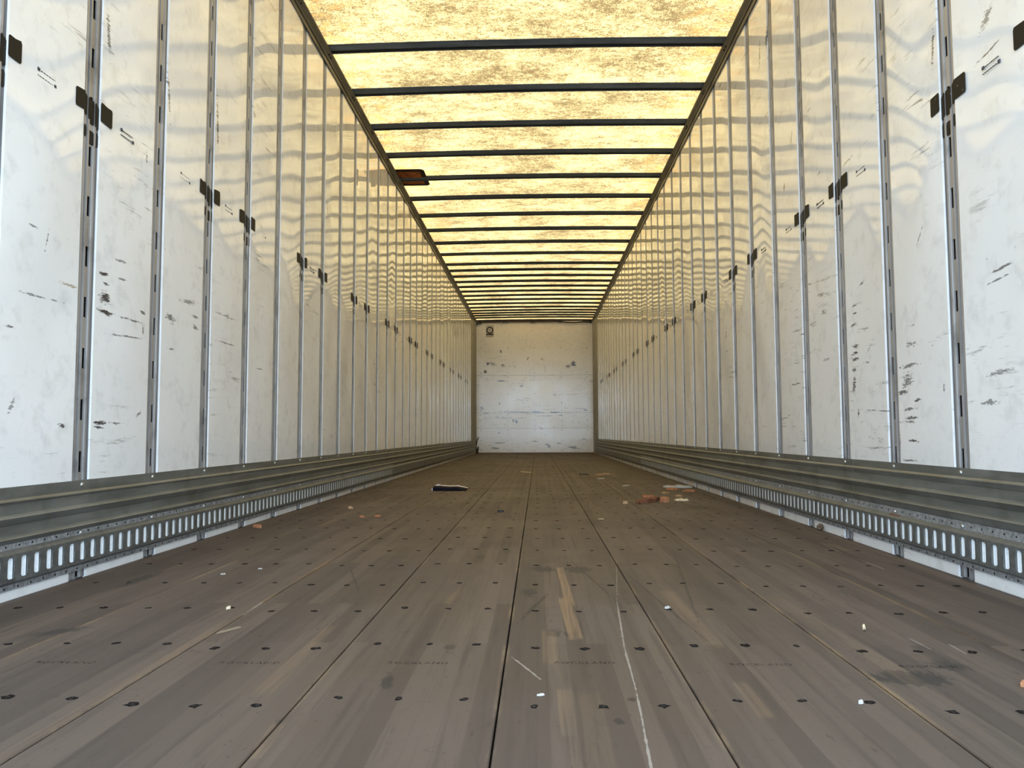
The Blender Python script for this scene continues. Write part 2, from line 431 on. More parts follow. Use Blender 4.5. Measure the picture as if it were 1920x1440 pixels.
def panel_mesh(side, w, rnd, mat):
    """one lining sheet: slightly pillowed and wavy face, folded edges, 10 mm thick; local origin at its lower near corner"""
    nu, nv = 9, 56
    m = MB()
    z0, z1 = -0.012, Z_WALL
    bow_h = rnd.uniform(-0.0012, 0.0022)
    waves = [(rnd.uniform(0.0008, 0.0019), rnd.uniform(2.2, 8.0), rnd.uniform(0, 6.28), rnd.uniform(-4, 4)) for _ in range(4)]
    tilt = rnd.uniform(-0.0012, 0.0012)
    rows = []
    for j in range(nv + 1):
        z = z0 + (z1 - z0) * j / nv
        row = []
        for i in range(nu + 1):
            u = i / nu; y = u * w
            low = max(0.0, min(1.0, (z - 0.33) / 0.45)); low = low * low * (3 - 2 * low)
            d = bow_h * 4 * u * (1 - u) * (0.4 + 0.6 * low) + tilt * (u - 0.5)
            for a, fz, ph, fy in waves:
                d += a * math.sin(fz * z + ph + fy * (u - 0.5)) * (4 * u * (1 - u)) * low
            row.append((wx(side, 0) - 0, y, z, d))
        rows.append(row)
    n0 = len(m.v)
    for row in rows:
        for (x, y, z, d) in row: m.v.append((wx(side, d), y, z))
    for j in range(nv):
        for i in range(nu):
            a = n0 + j * (nu + 1) + i
            q = (a, a + 1, a + nu + 2, a + nu + 1)
            m.f.append(q if side < 0 else q[::-1]); m.m.append(0)
    # folded side flanges (own vertices so the fold stays crisp)
    for i in (0, nu):
        for j in range(nv):
            a = m.v[n0 + j * (nu + 1) + i]; b = m.v[n0 + (j + 1) * (nu + 1) + i]
            m.quad(a, b, (wx(side, -0.011), b[1], b[2]), (wx(side, -0.011), a[1], a[2]))
    m.quad((wx(side, -0.011), 0, z0), (wx(side, -0.011), w, z0), (wx(side, -0.011), w, z1), (wx(side, -0.011), 0, z1))
    me = bpy.data.meshes.new('panel')
    me.from_pydata(m.v, [], m.f)
    me.materials.append(mat)
    nface = nu * nv
    me.polygons.foreach_set('use_smooth', [k < nface for k in range(len(me.polygons))])
    me.update()
    return me

def stamp_mesh(side, rnd):
    m = MB()
    x = wx(side, 0.0012); xb = wx(side, -0.001)
    flip = 1 if side < 0 else -1
    def rect(u0, u1, z0, z1):
        a, b = sorted((u0 * flip, u1 * flip))
        m.box(min(x, xb), a, z0, max(x, xb), b, z1)
    rect(-0.040, -0.030, 0.004, 0.013); rect(0.031, 0.041, -0.012, -0.003)
    for row, (ua, ub) in enumerate(((-0.026, 0.034), (-0.038, 0.026))):
        z = 0.0075 if row == 0 else -0.0085
        u = ua
        while u < ub:
            L = rnd.uniform(0.004, 0.010)
            rect(u, min(u + L, ub), z - 0.0010, z + 0.0010)
            u += L + 0.003
    return m.mesh('print_stamp', M_STAMP)

def tape_mesh(side, rnd):
    """dark tape running across a post: ends stuck to both panels, middle pressed on to the post ribs, with a second row of short dark slabs on the post below"""
    m = MB()
    def slab(s0, s1, d, z0, z1, ragged=0.0):
        a, b = wx(side, d), wx(side, d + 0.0012)
        r = lambda: rnd.uniform(-ragged, ragged)
        y0, y1 = s0 - POST_HW, s1 - POST_HW
        out = [(y0 + 0.004, z0 + r()), (y1 - 0.004, z0 + r()), (y1, z0 + 0.006), (y1, z1 - 0.006), (y1 - 0.004, z1 + r()), ((y0 + y1) / 2, z1 + r()), (y0 + 0.004, z1 + r()), (y0, z1 - 0.006), (y0, z0 + 0.006)]
        n = len(m.v); k = len(out)
        m.v += [(a, y, z) for y, z in out] + [(b, y, z) for y, z in out]
        m.f.append(tuple(n + i for i in range(k))); m.f.append(tuple(n + k + i for i in range(k))); m.m += [0, 0]
        for i in range(k):
            j = (i + 1) % k
            m.f.append((n + i, n + j, n + k + j, n + k + i)); m.m.append(0)
    s = rnd.uniform(-0.008, 0.008)
    slab(-0.052 + s, 0.003, 0.0016, 1.374, 1.432, 0.003)
    slab(0.083, 0.138 + s, 0.0016, 1.374, 1.434, 0.003)
    slab(0.006, 0.018, -0.0030, 1.366, 1.430); slab(0.024, 0.034, -0.0020, 1.360, 1.428); slab(0.034, 0.060, -0.0058, 1.350, 1.426); slab(0.060, 0.070, -0.0030, 1.350, 1.424); slab(0.070, 0.085, -0.0063, 1.345, 1.420)
    slab(0.007, 0.017, -0.0030, 1.300, 1.338); slab(0.036, 0.060, -0.0058, 1.288, 1.330); slab(0.070, 0.084, -0.0063, 1.290, 1.335)  # separate lower row of dark slabs on the post
    return m.mesh('tape_patch', M_TAPE)

# wear marks per panel: (Y, z, half length, half thickness, angle, weight)
def st(y0, z0, y1, z1, t, w):
    return ((y0 + y1) / 2, (z0 + z1) / 2, math.hypot(y1 - y0, z1 - z0) / 2 + 0.004, t, math.atan2(z1 - z0, y1 - y0), w)
WEAR_L = [st(2.336, .969, 2.468, .976, .006, .5), st(2.285, .912, 2.33, .911, .008, .95), st(2.36, .915, 2.43, .915, .006, .6), st(2.30, .883, 2.33, .881, .006, .8),
          st(2.285, .842, 2.345, .832, .020, .95), st(2.28, .795, 2.35, .793, .010, 1.0), st(2.35, .793, 2.565, .791, .005, .6), st(2.32, .728, 2.567, .74, .004, .55),
          st(2.52, .83, 2.56, .826, .006, .7), st(2.54, .79, 2.545, .755, .007, .7), st(1.89, .786, 2.11, .787, .005, .5), st(1.876, .69, 1.915, .689, .006, .7),
          st(2.10, .441, 2.135, .44, .008, .9), st(2.263, .452, 2.36, .451, .006, .95), st(2.36, .451, 2.437, .451, .004, .6), st(2.28, .437, 2.325, .437, .005, .9),
          st(2.51, .47, 2.55, .495, .009, .6), st(2.69, .845, 2.79, .838, .022, .6), st(2.80, .915, 2.975, .935, .014, .45), st(2.92, .834, 2.97, .83, .012, .6), st(2.90, .88, 2.98, .87, .010, .55),
          st(3.106, .924, 3.371, .919, .006, .45), st(3.112, .807, 3.357, .805, .006, .5), st(2.72, .727, 2.78, .729, .005, .7), st(1.93, .53, 1.895, .463, .010, .4), st(3.55, .731, 3.742, .729, .004, .4),
          st(2.278, 1.75, 2.30, 1.60, .012, .7), st(2.672, 1.75, 2.70, 1.54, .009, .65), st(3.10, 1.84, 3.12, 1.60, .012, .75), st(2.54, 1.39, 2.545, 1.34, .008, .6), st(1.927, .971, 1.984, .965, .004, .5),
          st(2.03, .99, 2.013, .905, .004, .5), st(4.78, 1.90, 4.80, 1.80, .008, .7), st(3.51, 1.945, 3.53, 1.92, .012, .6), st(3.23, .93, 3.27, .925, .01, .5)]
WEAR_R = [st(2.935, .901, 2.985, .899, .005, .7), st(2.94, .87, 2.98, .87, .006, .8), st(2.95, .828, 3.0, .826, .008, .85), st(2.93, .744, 2.985, .742, .010, .8), st(2.94, .718, 2.99, .716, .008, .9),
          st(2.93, .694, 2.99, .692, .007, .8), st(2.955, .654, 2.995, .652, .008, .7), st(2.975, .635, 2.985, .555, .020, .7), st(2.945, .50, 2.95, .475, .010, .8), st(2.50, .59, 2.60, .575, .030, .55),
          st(2.47, .633, 2.61, .63, .010, .6), st(2.55, .545, 2.62, .545, .010, .75), st(2.47, .517, 2.52, .514, .006, .9), st(2.50, .49, 2.59, .488, .008, .65), st(2.49, .461, 2.59, .459, .008, .8), st(2.49, .45, 2.58, .449, .006, .6),
          st(2.50, .386, 2.56, .388, .006, .9), st(2.50, .322, 2.60, .322, .005, .6), st(2.52, .478, 2.93, .50, .004, .5), st(2.83, .672, 2.90, .672, .006, .4), st(1.97, .849, 2.10, .835, .005, .7), st(2.0, .822, 2.11, .808, .004, .6),
          st(1.97, .573, 2.15, .566, .010, .5), st(2.05, .498, 2.15, .49, .012, .5), st(2.328, .56, 2.33, .53, .008, .6), st(3.55, .644, 3.70, .64, .005, .6), st(4.93, 1.07, 4.945, 1.0, .010, .7), st(3.22, .925, 3.29, .92, .016, .4),
          st(2.81, .74, 2.87, .70, .005, .5), st(3.2, .72, 3.3, .718, .008, .45), st(3.94, 2.56, 3.965, 2.40, .016, .75), st(4.06, 2.53, 4.085, 2.37, .016, .75), st(2.31, 1.65, 2.325, 1.53, .010, .75), st(2.02, 1.56, 2.08, 1.50, .020, .5),
          st(1.96, 1.445, 2.13, 1.425, .004, .7), st(3.60, 1.84, 3.625, 1.78, .012, .7), st(3.73, 1.64, 3.74, 1.59, .012, .8), st(3.93, 1.69, 3.935, 1.65, .012, .8), st(2.40, 1.07, 2.46, 1.0, .006, .5), st(2.93, 1.475, 3.02, 1.465, .008, .5),
          st(3.24, 1.53, 3.30, 1.52, .010, .4), st(2.35, 1.44, 2.44, 1.47, .006, .5), st(2.47, .70, 2.55, .70, .012, .45), st(2.46, .76, 2.55, .757, .006, .4), st(2.86, .98, 2.93, .965, .008, .45), st(2.62, .35, 2.615, .42, .004, .5)]

def side_wall(side, base, wear, name):
    wall = empty(name)
    tag(wall, 'white lined trailer wall on the %s, ribbed by slotted metal posts' % ('left' if side < 0 else 'right'), 'wall', kind='structure')
    rnd = random.Random(5 if side < 0 else 9)
    pm = post_mesh(side)
    stamp = stamp_mesh(side, rnd)
    sk = MB()
    xo = sorted((wx(side, -0.024), wx(side, -0.034)))
    sk.box(xo[0], Y0, -0.09, xo[1], D + 0.05, 2.93)
    sk.build('outer_skin', M_SKIN, wall)
    post_end = None
    for k in range(K0, K1 + 1):
        yc = base + PITCH_POST * k
        po = link('post', pm, wall, (0, yc, 0))
        if (k - 1) % 3 != 0:
            tp = link('tape_patch', tape_mesh(side, rnd), po)
            tag(tp, 'dark brown tape across the post')
        w = PITCH_POST - 2 * POST_HW
        y0 = yc + POST_HW
        if k == K1: w = 15.42 - y0
        mine = [s for s in wear if y0 - 0.02 < s[0] < y0 + w + 0.02]
        faint = []
        if side < 0 and k == -1: faint = [st(2.08, .844, 2.175, .842, .006, .8)]
        mat = M_PANEL if not (mine or faint) else panel_material('white_panel_scuffed', mine, 1.0 if side > 0 else 0.8, 'YZ', faint)
        pa = link('panel', panel_mesh(side, w, rnd, mat), wall, (0, y0, 0))
        if yc < 8.2:
            link('print_stamp', stamp, pa, (0, w * 0.47 if side < 0 else w * 0.46, STAMP_Z))
    # first, partly seen sheet at the rear
    y0 = Y0; w = base + PITCH_POST * K0 - POST_HW - Y0
    if w > 0.03: link('panel', panel_mesh(side, w, rnd, M_PANEL), wall, (0, y0, 0))
    # plain galvanised sheet and post closing the front corner
    c = MB(); a, b = sorted((wx(side, -0.008), wx(side, 0.004)))
    c.box(a, 15.42, 0.0, b, 15.95, 2.83)
    c.build('corner_sheet', M_CORNER, wall)
    c = MB()
    pts = [(wx(side, 0.0), 15.95), (wx(side, 0.012), 15.955), (wx(side, 0.020), 16.445), (wx(side, -0.02), 16.445)]
    c.prism(pts if side < 0 else pts[::-1], 0.0, 2.83)
    c.build('corner_post', M_CORNER, wall)
    return wall
side_wall(-1, POST_L, WEAR_L, 'wall_left')
side_wall(1, POST_R, WEAR_R, 'wall_right')

# ------------------------------------------------------------------ scuff liners and slotted rails (baseboards)
def rivet_mesh(side):
    m = MB()
    rings = [(0.0065, 0.0), (0.0062, 0.002), (0.0045, 0.004), (0.002, 0.0048)]
    n = 8; idx = []
    for r, d in rings:
        idx.append(len(m.v))
        for s in range(n):
            a = 2 * math.pi * s / n
            m.v.append((d if side < 0 else -d, r * math.cos(a), r * math.sin(a)))
    for i in range(len(rings) - 1):
        for s in range(n):
            s2 = (s + 1) % n
            m.f.append((idx[i] + s, idx[i] + s2, idx[i + 1] + s2, idx[i + 1] + s)); m.m.append(0)
    m.f.append(tuple(idx[-1] + s for s in range(n))); m.m.append(0)
    return m.mesh('rivet', M_RIVET, smooth=True)

def baseboard(side, name, z_list, slot_z, slot_y, rail_end, base):
    b = empty(name)
    tag(b, 'corrugated galvanised scuff liner along the foot of the %s wall' % ('left' if side < 0 else 'right'), 'scuff liner', kind='structure')
    zt, l1, k1, l2, k2, l3, k3, fb = z_list     # top, then three ledges (bright) and the creases beneath them, flange bottom
    prof = [(zt, 0.001), (zt, 0.004), (l1 + 0.004, 0.0045), (l1, 0.009), (l1 - 0.003, 0.0105), (k1 + 0.002, 0.006), (k1, 0.0045),
            (l2 + 0.005, 0.0050), (l2 + 0.001, 0.0155), (l2 - 0.003, 0.0175), (k2 + 0.003, 0.008), (k2, 0.0050),
            (l3 + 0.005, 0.0055), (l3 + 0.001, 0.0155), (l3 - 0.003, 0.0175), (k3 + 0.002, 0.010), (k3 - 0.002, 0.0055), (fb, 0.0050), (fb, 0.001)]
    segs = [Y0, 3.0, 6.05, 9.1, 12.15, 15.9]
    rm = rivet_mesh(side)
    first = True
    for a, c in zip(segs, segs[1:]):
        m = MB()
        ny = 2
        for (z0, d0), (z1, d1) in zip(prof, prof[1:]):
            m.quad((wx(side, d0), a + 0.001, z0), (wx(side, d0), c - 0.001, z0), (wx(side, d1), c - 0.001, z1), (wx(side, d1), a + 0.001, z1))
        o = m.build('scuff_liner', M_SCUFF, b)
        for k in range(K0, K1 + 1):
            y = base + PITCH_POST * k
            if a < y < c and y < 11: link('rivet', rm, o, (wx(side, 0.0043), y, zt - 0.013))
    # slotted rail: hat section with one row of upright slots
    s0, s1 = slot_z        # slot bottom and top
    ft = fb - 0.001        # flange top under the liner
    DF, DH = 0.0055, 0.023
    m = MB()
    def strip(z0, d0, z1, d1, ya, yb, mi=0):
        m.quad((wx(side, d0), ya, z0), (wx(side, d0), yb, z0), (wx(side, d1), yb, z1), (wx(side, d1), ya, z1), mi)
    up, lo = s1 + 0.008, s0 - 0.008
    ya, yb = Y0, rail_end
    strip(ft + 0.012, DF, up + 0.010, DF, ya, yb, 2)
    strip(up + 0.010, DF, up, DH, ya, yb)
    strip(lo, DH, lo - 0.010, DF, ya, yb)
    bot = lo - 0.024
    strip(lo - 0.010, DF, bot, DF, ya, yb, 2)
    strip(bot, DF, bot, 0.001, ya, yb)
    P = 0.0506; HWS = 0.0125; ch = 0.005
    k = math.ceil((ya + 0.03 - slot_y) / P)
    X = wx(side, DH); XI = wx(side, DH - 0.0015)
    y_prev = ya
    while True:
        yc = slot_y + P * k
        if yc + P / 2 > yb - 0.02: break
        a, c = yc - P / 2, yc + P / 2
        if k == math.ceil((ya + 0.03 - slot_y) / P): m.quad((X, ya, lo), (X, a, lo), (X, a, up), (X, ya, up))
        y_prev = c
        hole = [(yc - HWS, s0 + ch), (yc - HWS + ch, s0), (yc + HWS - ch, s0), (yc + HWS, s0 + ch), (yc + HWS, s1 - ch), (yc + HWS - ch, s1), (yc - HWS + ch, s1), (yc - HWS, s1 - ch)]
        H = [(X, y, z) for y, z in hole]
        A, B, C, Dd = (X, a, lo), (X, c, lo), (X, c, up), (X, a, up)
        m.poly([A, B, H[2], H[1]]); m.poly([B, C, H[4], H[3]]); m.poly([C, Dd, H[6], H[5]]); m.poly([Dd, A, H[0], H[7]])
        m.poly([A, H[1], H[0]]); m.poly([B, H[3], H[2]]); m.poly([C, H[5], H[4]]); m.poly([Dd, H[7], H[6]])
        for i in range(8):
            j = (i + 1) % 8
            m.quad((X, *hole[i]), (X, *hole[j]), (XI, *hole[j]), (XI, *hole[i]))
        # bent tab behind each slot, tilted towards the open rear to look brighter
        t0, t1 = wx(side, 0.0065), wx(side, DH - 0.004)
        m.quad((t0, yc - HWS - 0.006, s0 - 0.004), (t1, yc + HWS - 0.0015, s0 - 0.004), (t1, yc + HWS - 0.0015, s1 + 0.004), (t0, yc - HWS - 0.006, s1 + 0.004), 1)
        k += 1
    m.quad((X, y_prev, lo), (X, yb, lo), (X, yb, up), (X, y_prev, up))
    o = m.build('slotted_rail', [M_RAIL, M_TAB, M_FLANGE], b)
    for kk in range(K0, K1 + 1):
        y = base + PITCH_POST * kk
        if ya < y < yb:
            link('rivet', rm, o, (wx(side, DF), y, (ft + up + 0.012) / 2))
    # small nail holes of the two flanges, as dark heads
    m = MB()
    y = ya + 0.03
    while y < 6.0:
        for zz in ((ft + up + 0.010) / 2 + 0.003, bot + 0.006):
            x0, x1 = sorted((wx(side, DF - 0.001), wx(side, DF + 0.0006)))
            m.box(x0, y - 0.0025, zz - 0.0025, x1, y + 0.0025, zz + 0.0025)
        y += 0.0506
    h = m.build('flange_holes', M_INK, o); tag(h, kind='stuff')
    # plain kick plate from there to the front corner
    m = MB()
    prof = [(ft + 0.010, DF), (up + 0.010, DF), (up, DH - 0.006), (lo, DH - 0.006), (lo - 0.010, DF), (bot, DF), (bot, 0.001)]
    for (z0, d0), (z1, d1) in zip(prof, prof[1:]): strip(z0, d0, z1, d1, rail_end + 0.004, 15.9)
    m.build('kick_plate', M_RAIL, b)
    # bright flat strip of sheet visible under the rail is the foot of the wall panels
    return b
baseboard(-1, 'baseboard_left', (.283, .249, .239, .208, .186, .156, .142, .136), (.056, .108), 1.949, 7.04, POST_L)
baseboard(1, 'baseboard_right', (.312, .283, .264, .234, .213, .187, .163, .155), (.066, .120), 1.969, 9.07, POST_R)

# ------------------------------------------------------------------ floor
floor = empty('floor')
tag(floor, 'worn grey brown laminated hardwood trailer floor', 'floor', kind='structure')
u = MB(); u.box(-W - 0.0235, Y0, -0.06, W + 0.0235, D + 0.03, -0.034)
u.build('sub_floor', simple('dark_underside', (0.015, 0.013, 0.012), 0.9), floor)
EDGES = [-1.272, -1.240, -0.932, -0.617, -0.312, 0.0, 0.310, 0.621, 0.935, 1.240, 1.272]
ROWS = {1: 1.215, 2: 1.217, 3: 1.190, 4: 1.227, 5: 1.200, 6: 1.229, 7: 1.191, 8: 1.205}
def screw_parts(rnd, big=1.0):
    m = MB()
    n = 11
    out = []
    for i in range(n):
        a = 2 * math.pi * i / n
        r = 0.0082 * rnd.uniform(0.6, 1.3) * big
        out.append((r * 1.15 * math.cos(a), r * math.sin(a)))
    m.prism(out, -0.0004, 0.0004)
    hx, hy = rnd.uniform(-.001, .001), rnd.uniform(-.001, .001)
    m.prism([(hx + 0.0036 * math.cos(2 * math.pi * i / 6), hy + 0.0036 * math.sin(2 * math.pi * i / 6)) for i in range(6)], 0.0004, 0.0008, 1)
    return m
srnd = random.Random(3)
SCREWS = [screw_parts(srnd, s).mesh('screw', [M_HOLE, M_SCREW]) for s in (1.0, 1.1, 0.85, 1.2, 0.7)]
far = MB()
def text_mesh(body, size):
    cu = bpy.data.curves.new('lettering', 'FONT')
    cu.body = body; cu.size = size; cu.align_x = 'CENTER'; cu.align_y = 'CENTER'; cu.space_character = 1.15
    cu.extrude = 0.0; cu.resolution_u = 3
    o = bpy.data.objects.new('lettering', cu); COL.objects.link(o)
    bpy.context.view_layer.update()
    dg = bpy.context.evaluated_depsgraph_get()
    me = bpy.data.meshes.new_from_object(o.evaluated_get(dg))
    bpy.data.objects.remove(o, do_unlink=True)
    return me
def ink_worn():
    t = NT('worn_brand_ink')
    n = t.noise(t.pos(), 90, 4, 0.6)
    tr = t.node('ShaderNodeBsdfTransparent')
    t.set(Base_Color=(0.02, 0.017, 0.015), Roughness=0.9, Specular_IOR_Level=0.1)
    mx = t.node('ShaderNodeMixShader', {0: t.rng(n, 0.42, 0.66, 0.85, 0.15)})
    t.t.links.new(tr.outputs[0], mx.inputs[1]); t.t.links.new(t.bsdf.outputs[0], mx.inputs[2])
    t.t.links.new(mx.outputs[0], t.out.inputs['Surface'])
    return t.mat
LETTER = text_mesh('ROCKLAND', 0.0185); LETTER.materials.clear(); LETTER.materials.append(ink_worn())
TXT = {2: (-0.80, 1.402), 3: (-0.463, 1.408), 4: (-0.157, 1.414), 5: (0.145, 1.421), 6: (0.459, 1.418), 7: (0.755, 1.412)}
for i, (xa, xb) in enumerate(zip(EDGES, EDGES[1:])):
    w = xb - xa; xc = (xa + xb) / 2
    m = MB()
    h = w / 2 - 0.0016
    bv = 0.0016
    sec = [(-h, -0.033), (h, -0.033), (h, -bv), (h - bv, 0.0), (-h + bv, 0.0), (-h, -bv)]
    n0 = len(m.v)
    ys = [Y0, D - 0.004]
    for y in ys: m.v += [(x, y, z) for x, z in sec]
    k = len(sec)
    for j in range(k):
        j2 = (j + 1) % k
        m.f.append((n0 + j, n0 + j2, n0 + k + j2, n0 + k + j)); m.m.append(0)
    m.f.append(tuple(n0 + j for j in range(k))); m.f.append(tuple(n0 + k + j for j in range(k))); m.m += [0, 0]
    board = m.build('floorboard', M_FLOOR, floor, (xc, 0, RND.uniform(-0.0008, 0.0004)))
    if i in ROWS:
        y = ROWS[i]
        row = 0
        while y < D - 0.2:
            for sx in (-0.100, 0.0, 0.100):
                x = sx * w / 0.31 + srnd.uniform(-0.005, 0.005)
                yy = y + srnd.uniform(-0.004, 0.004)
                if row < 12:
                    s = link('screw', srnd.choice(SCREWS), board, (x, yy, 0.0)); s.rotation_euler.z = srnd.uniform(0, 6.28)
                elif y < 10.5:
                    out = [(xc + x + 0.009 * math.cos(2 * math.pi * q / 6), yy + 0.008 * math.sin(2 * math.pi * q / 6)) for q in range(6)]
                    far.prism(out, -0.001, 0.0007)
            y += 0.3125; row += 1
    if i in TXT:
        tx, ty = TXT[i]
        link('lettering', LETTER, board, (tx - xc, ty, 0.0003))
fs = far.build('screw_heads', M_HOLE, floor); tag(fs, kind='stuff')

# ------------------------------------------------------------------ ceiling
ceil = empty('ceiling')
tag(ceil, 'translucent yellowed fibreglass trailer roof glowing with daylight between steel bows', 'ceiling', kind='structure')
ZR, CROWN = 2.874, 0.012
def crown(x): return CROWN * (1 - (x / W) ** 2)
m = MB(); N = 16
for i in range(N):
    xa, xb = -1.262 + 2.524 * i / N, -1.262 + 2.524 * (i + 1) / N
    za, zb = ZR + crown(xa), ZR + crown(xb)
    m.quad((xa, Y0, za), (xb, Y0, zb), (xb, D + 0.02, zb), (xa, D + 0.02, za))
m.build('roof_sheet', M_ROOF, ceil, smooth=True)
BOWS = [4.72 + 0.6245 * k for k in range(-7, 11)] + [11.39, 11.82, 12.25, 12.67, 13.09, 13.51, 13.93, 14.355, 14.785, 15.16, 15.48, 15.79, 16.10]
def bow_mesh():
    m = MB(); N = 14
    prof = [(-0.056, 0.0), (-0.055, -0.003), (-0.048, -0.004), (-0.026, -0.024), (-0.018, -0.025), (-0.017, -0.019), (0.008, -0.019), (0.009, -0.026), (0.020, -0.026), (0.024, -0.023), (0.048, -0.004), (0.056, -0.003), (0.056, 0.0)]
    for i in range(N):
        xa, xb = -1.262 + 2.524 * i / N, -1.262 + 2.524 * (i + 1) / N
        for si, ((y0, z0), (y1, z1)) in enumerate(zip(prof, prof[1:] + prof[:1])):
            za, zb = ZR - 0.001 + crown(xa), ZR - 0.001 + crown(xb)
            m.quad((xa, y0, za + z0), (xb, y0, zb + z0), (xb, y1, zb + z1), (xa, y1, za + z1), 1 if si in (4, 5, 6) else 0)  # groove faces coloured black to stand in for shade under the bow
    return m.mesh('roof_bow', [M_BOW, M_BLACK])
BM = bow_mesh()
for y in BOWS:
    link('roof_bow', BM, ceil, (0, y, 0))
# rusty repair patch let into the roof next to the left rail
def patch_part(name, x0, x1, y0, y1, z, mat, r=0.03):
    m = MB()
    out = [(x0, y0), (x1 - r, y0), (x1, y0 + r), (x1, y1 - r), (x1 - r, y1), (x0, y1)]
    m.prism(out, z, z + 0.003)
    return m.build(name, mat, ceil)
pr = patch_part('patch_rim', -1.262, -0.985, 6.955, 7.425, ZR - 0.006, M_RUSTRIM)
pp = MB(); pp.prism([(-1.25, 7.02), (-1.03, 7.02), (-1.03, 7.36), (-1.25, 7.36)], ZR - 0.0085, ZR - 0.0062)
o = pp.build('rust_patch', metal_material('rusted_sheet', (0.17, 0.035, 0.006), (0.62, 0.17, 0.02), (0.7, 0.9), 0.0, (1, 1, 1), 22.0, 0.6, (0.05, 0.012, 0.004)), ceil)
tag(o, 'rust brown repair patch'); tag(pr, 'dark sealant border of the rusty patch')

# top rails
def top_rail(side, name):
    r = empty(name)
    tag(r, 'dark steel top rail along the %s edge of the roof' % ('left' if side < 0 else 'right'), 'rail', kind='structure')
    m = MB()
    prof = [(0.000, 2.772), (0.009, 2.772), (0.010, 2.800), (0.017, 2.803), (0.0185, 2.808), (0.0155, 2.812), (0.036, 2.842), (0.036, 2.852), (-0.02, 2.90), (-0.02, 2.772)]
    for (d0, z0), (d1, z1) in zip(prof, prof[1:]):
        m.quad((wx(side, d0), Y0, z0), (wx(side, d0), D, z0), (wx(side, d1), D, z1), (wx(side, d1), Y0, z1))
    m.build('rail_body', M_TOPRAIL, r)
    bt = MB()
    n = 6
    cx, cz = wx(side, 0.026), 2.826
    nrm = Vector((0.03 if side < 0 else -0.03, 0, -0.02)).normalized()
    t1 = Vector((0, 1, 0)); t2 = nrm.cross(t1)
    a = [Vector((cx, 0, cz)) + (t1 * math.cos(2 * math.pi * i / n) + t2 * math.sin(2 * math.pi * i / n)) * 0.006 for i in range(n)]
    b = [q + nrm * 0.004 for q in a]
    bt.poly([tuple(q) for q in b])
    for i in range(n): bt.quad(tuple(a[i]), tuple(a[(i + 1) % n]), tuple(b[(i + 1) % n]), tuple(b[i]))
    bme = bt.mesh('bolt', M_RUSTRIM)
    for y in BOWS:
        if 3.5 < y < 9.2:
            for dy in (-0.02, 0.02): link('bolt', bme, r, (0, y + dy, 0))
    return r
top_rail(-1, 'trim_1'); top_rail(1, 'trim_2')

# ------------------------------------------------------------------ front wall
front = empty('wall_front')
tag(front, 'scuffed cream front bulkhead at the far end of the trailer', 'wall', kind='structure')
def sx(x0, z0, x1, z1, t, w):
    return ((x0 + x1) / 2, (z0 + z1) / 2, math.hypot(x1 - x0, z1 - z0) / 2 + 0.01, t, math.atan2(z1 - z0, x1 - x0), w)
FW = [sx(-.724, 2.21, -.720, 2.16, .016, .9), sx(-1.01, 1.94, -1.0, 1.90, .030, 1.0), sx(-.97, 1.93, -.82, 1.89, .05, .45), sx(-.72, 1.885, -.65, 1.878, .035, .65), sx(-.16, 2.0, -.125, 2.055, .014, .6), sx(.14, 2.04, .20, 1.99, .010, .6),
      sx(.80, 1.93, .87, 1.89, .055, .95), sx(.68, 1.86, .78, 1.85, .035, .55), sx(-.46, 1.90, -.40, 1.82, .008, .4), sx(-.85, 1.547, -.57, 1.555, .022, .5), sx(-.31, 1.432, -.25, 1.438, .014, .9), sx(.38, 1.25, .50, 1.246, .016, .55), sx(.5, 1.258, .95, 1.256, .006, .5),
      sx(-.755, 1.08, -.75, 1.04, .014, .8), sx(-1.16, .98, -1.10, .95, .03, .6), sx(-.75, .885, .05, .872, .014, .55), sx(-.1, .878, .20, .868, .016, .75), sx(.30, .872, .55, .87, .014, .75), sx(-1.15, .86, -.95, .862, .01, .5), sx(-.95, .75, -.45, .755, .008, .5), sx(.02, .79, .40, .795, .008, .6), sx(.50, .80, .62, .80, .012, .6),
      sx(-.465, .72, -.455, .68, .022, .8), sx(-.40, .70, -.385, .64, .028, .95), sx(.10, .56, .17, .49, .014, .6), sx(-.88, .22, -.65, .222, .012, .65), sx(-.95, .11, -.75, .10, .03, .5), sx(.24, .20, .34, .12, .035, .5), sx(.46, .22, .60, .20, .018, .55), sx(.72, .13, .93, .11, .03, .6), sx(-.05, .25, .06, .245, .010, .55),
      sx(-.67, .606, -.60, .605, .012, .6), sx(.575, 1.09, .585, 1.06, .014, .7), sx(1.05, .92, 1.12, .91, .02, .5), sx(1.0, .30, 1.09, .295, .014, .5), sx(.14, 1.01, -.10, 1.012, .008, .4), sx(.218, 1.92, .218, 1.72, .006, .35), sx(.2, .93, .5, .935, .006, .4), sx(.7, .955, 1.2, .945, .008, .5)]
ZP = [0.012, 0.532, 0.863, 1.671, 2.842]
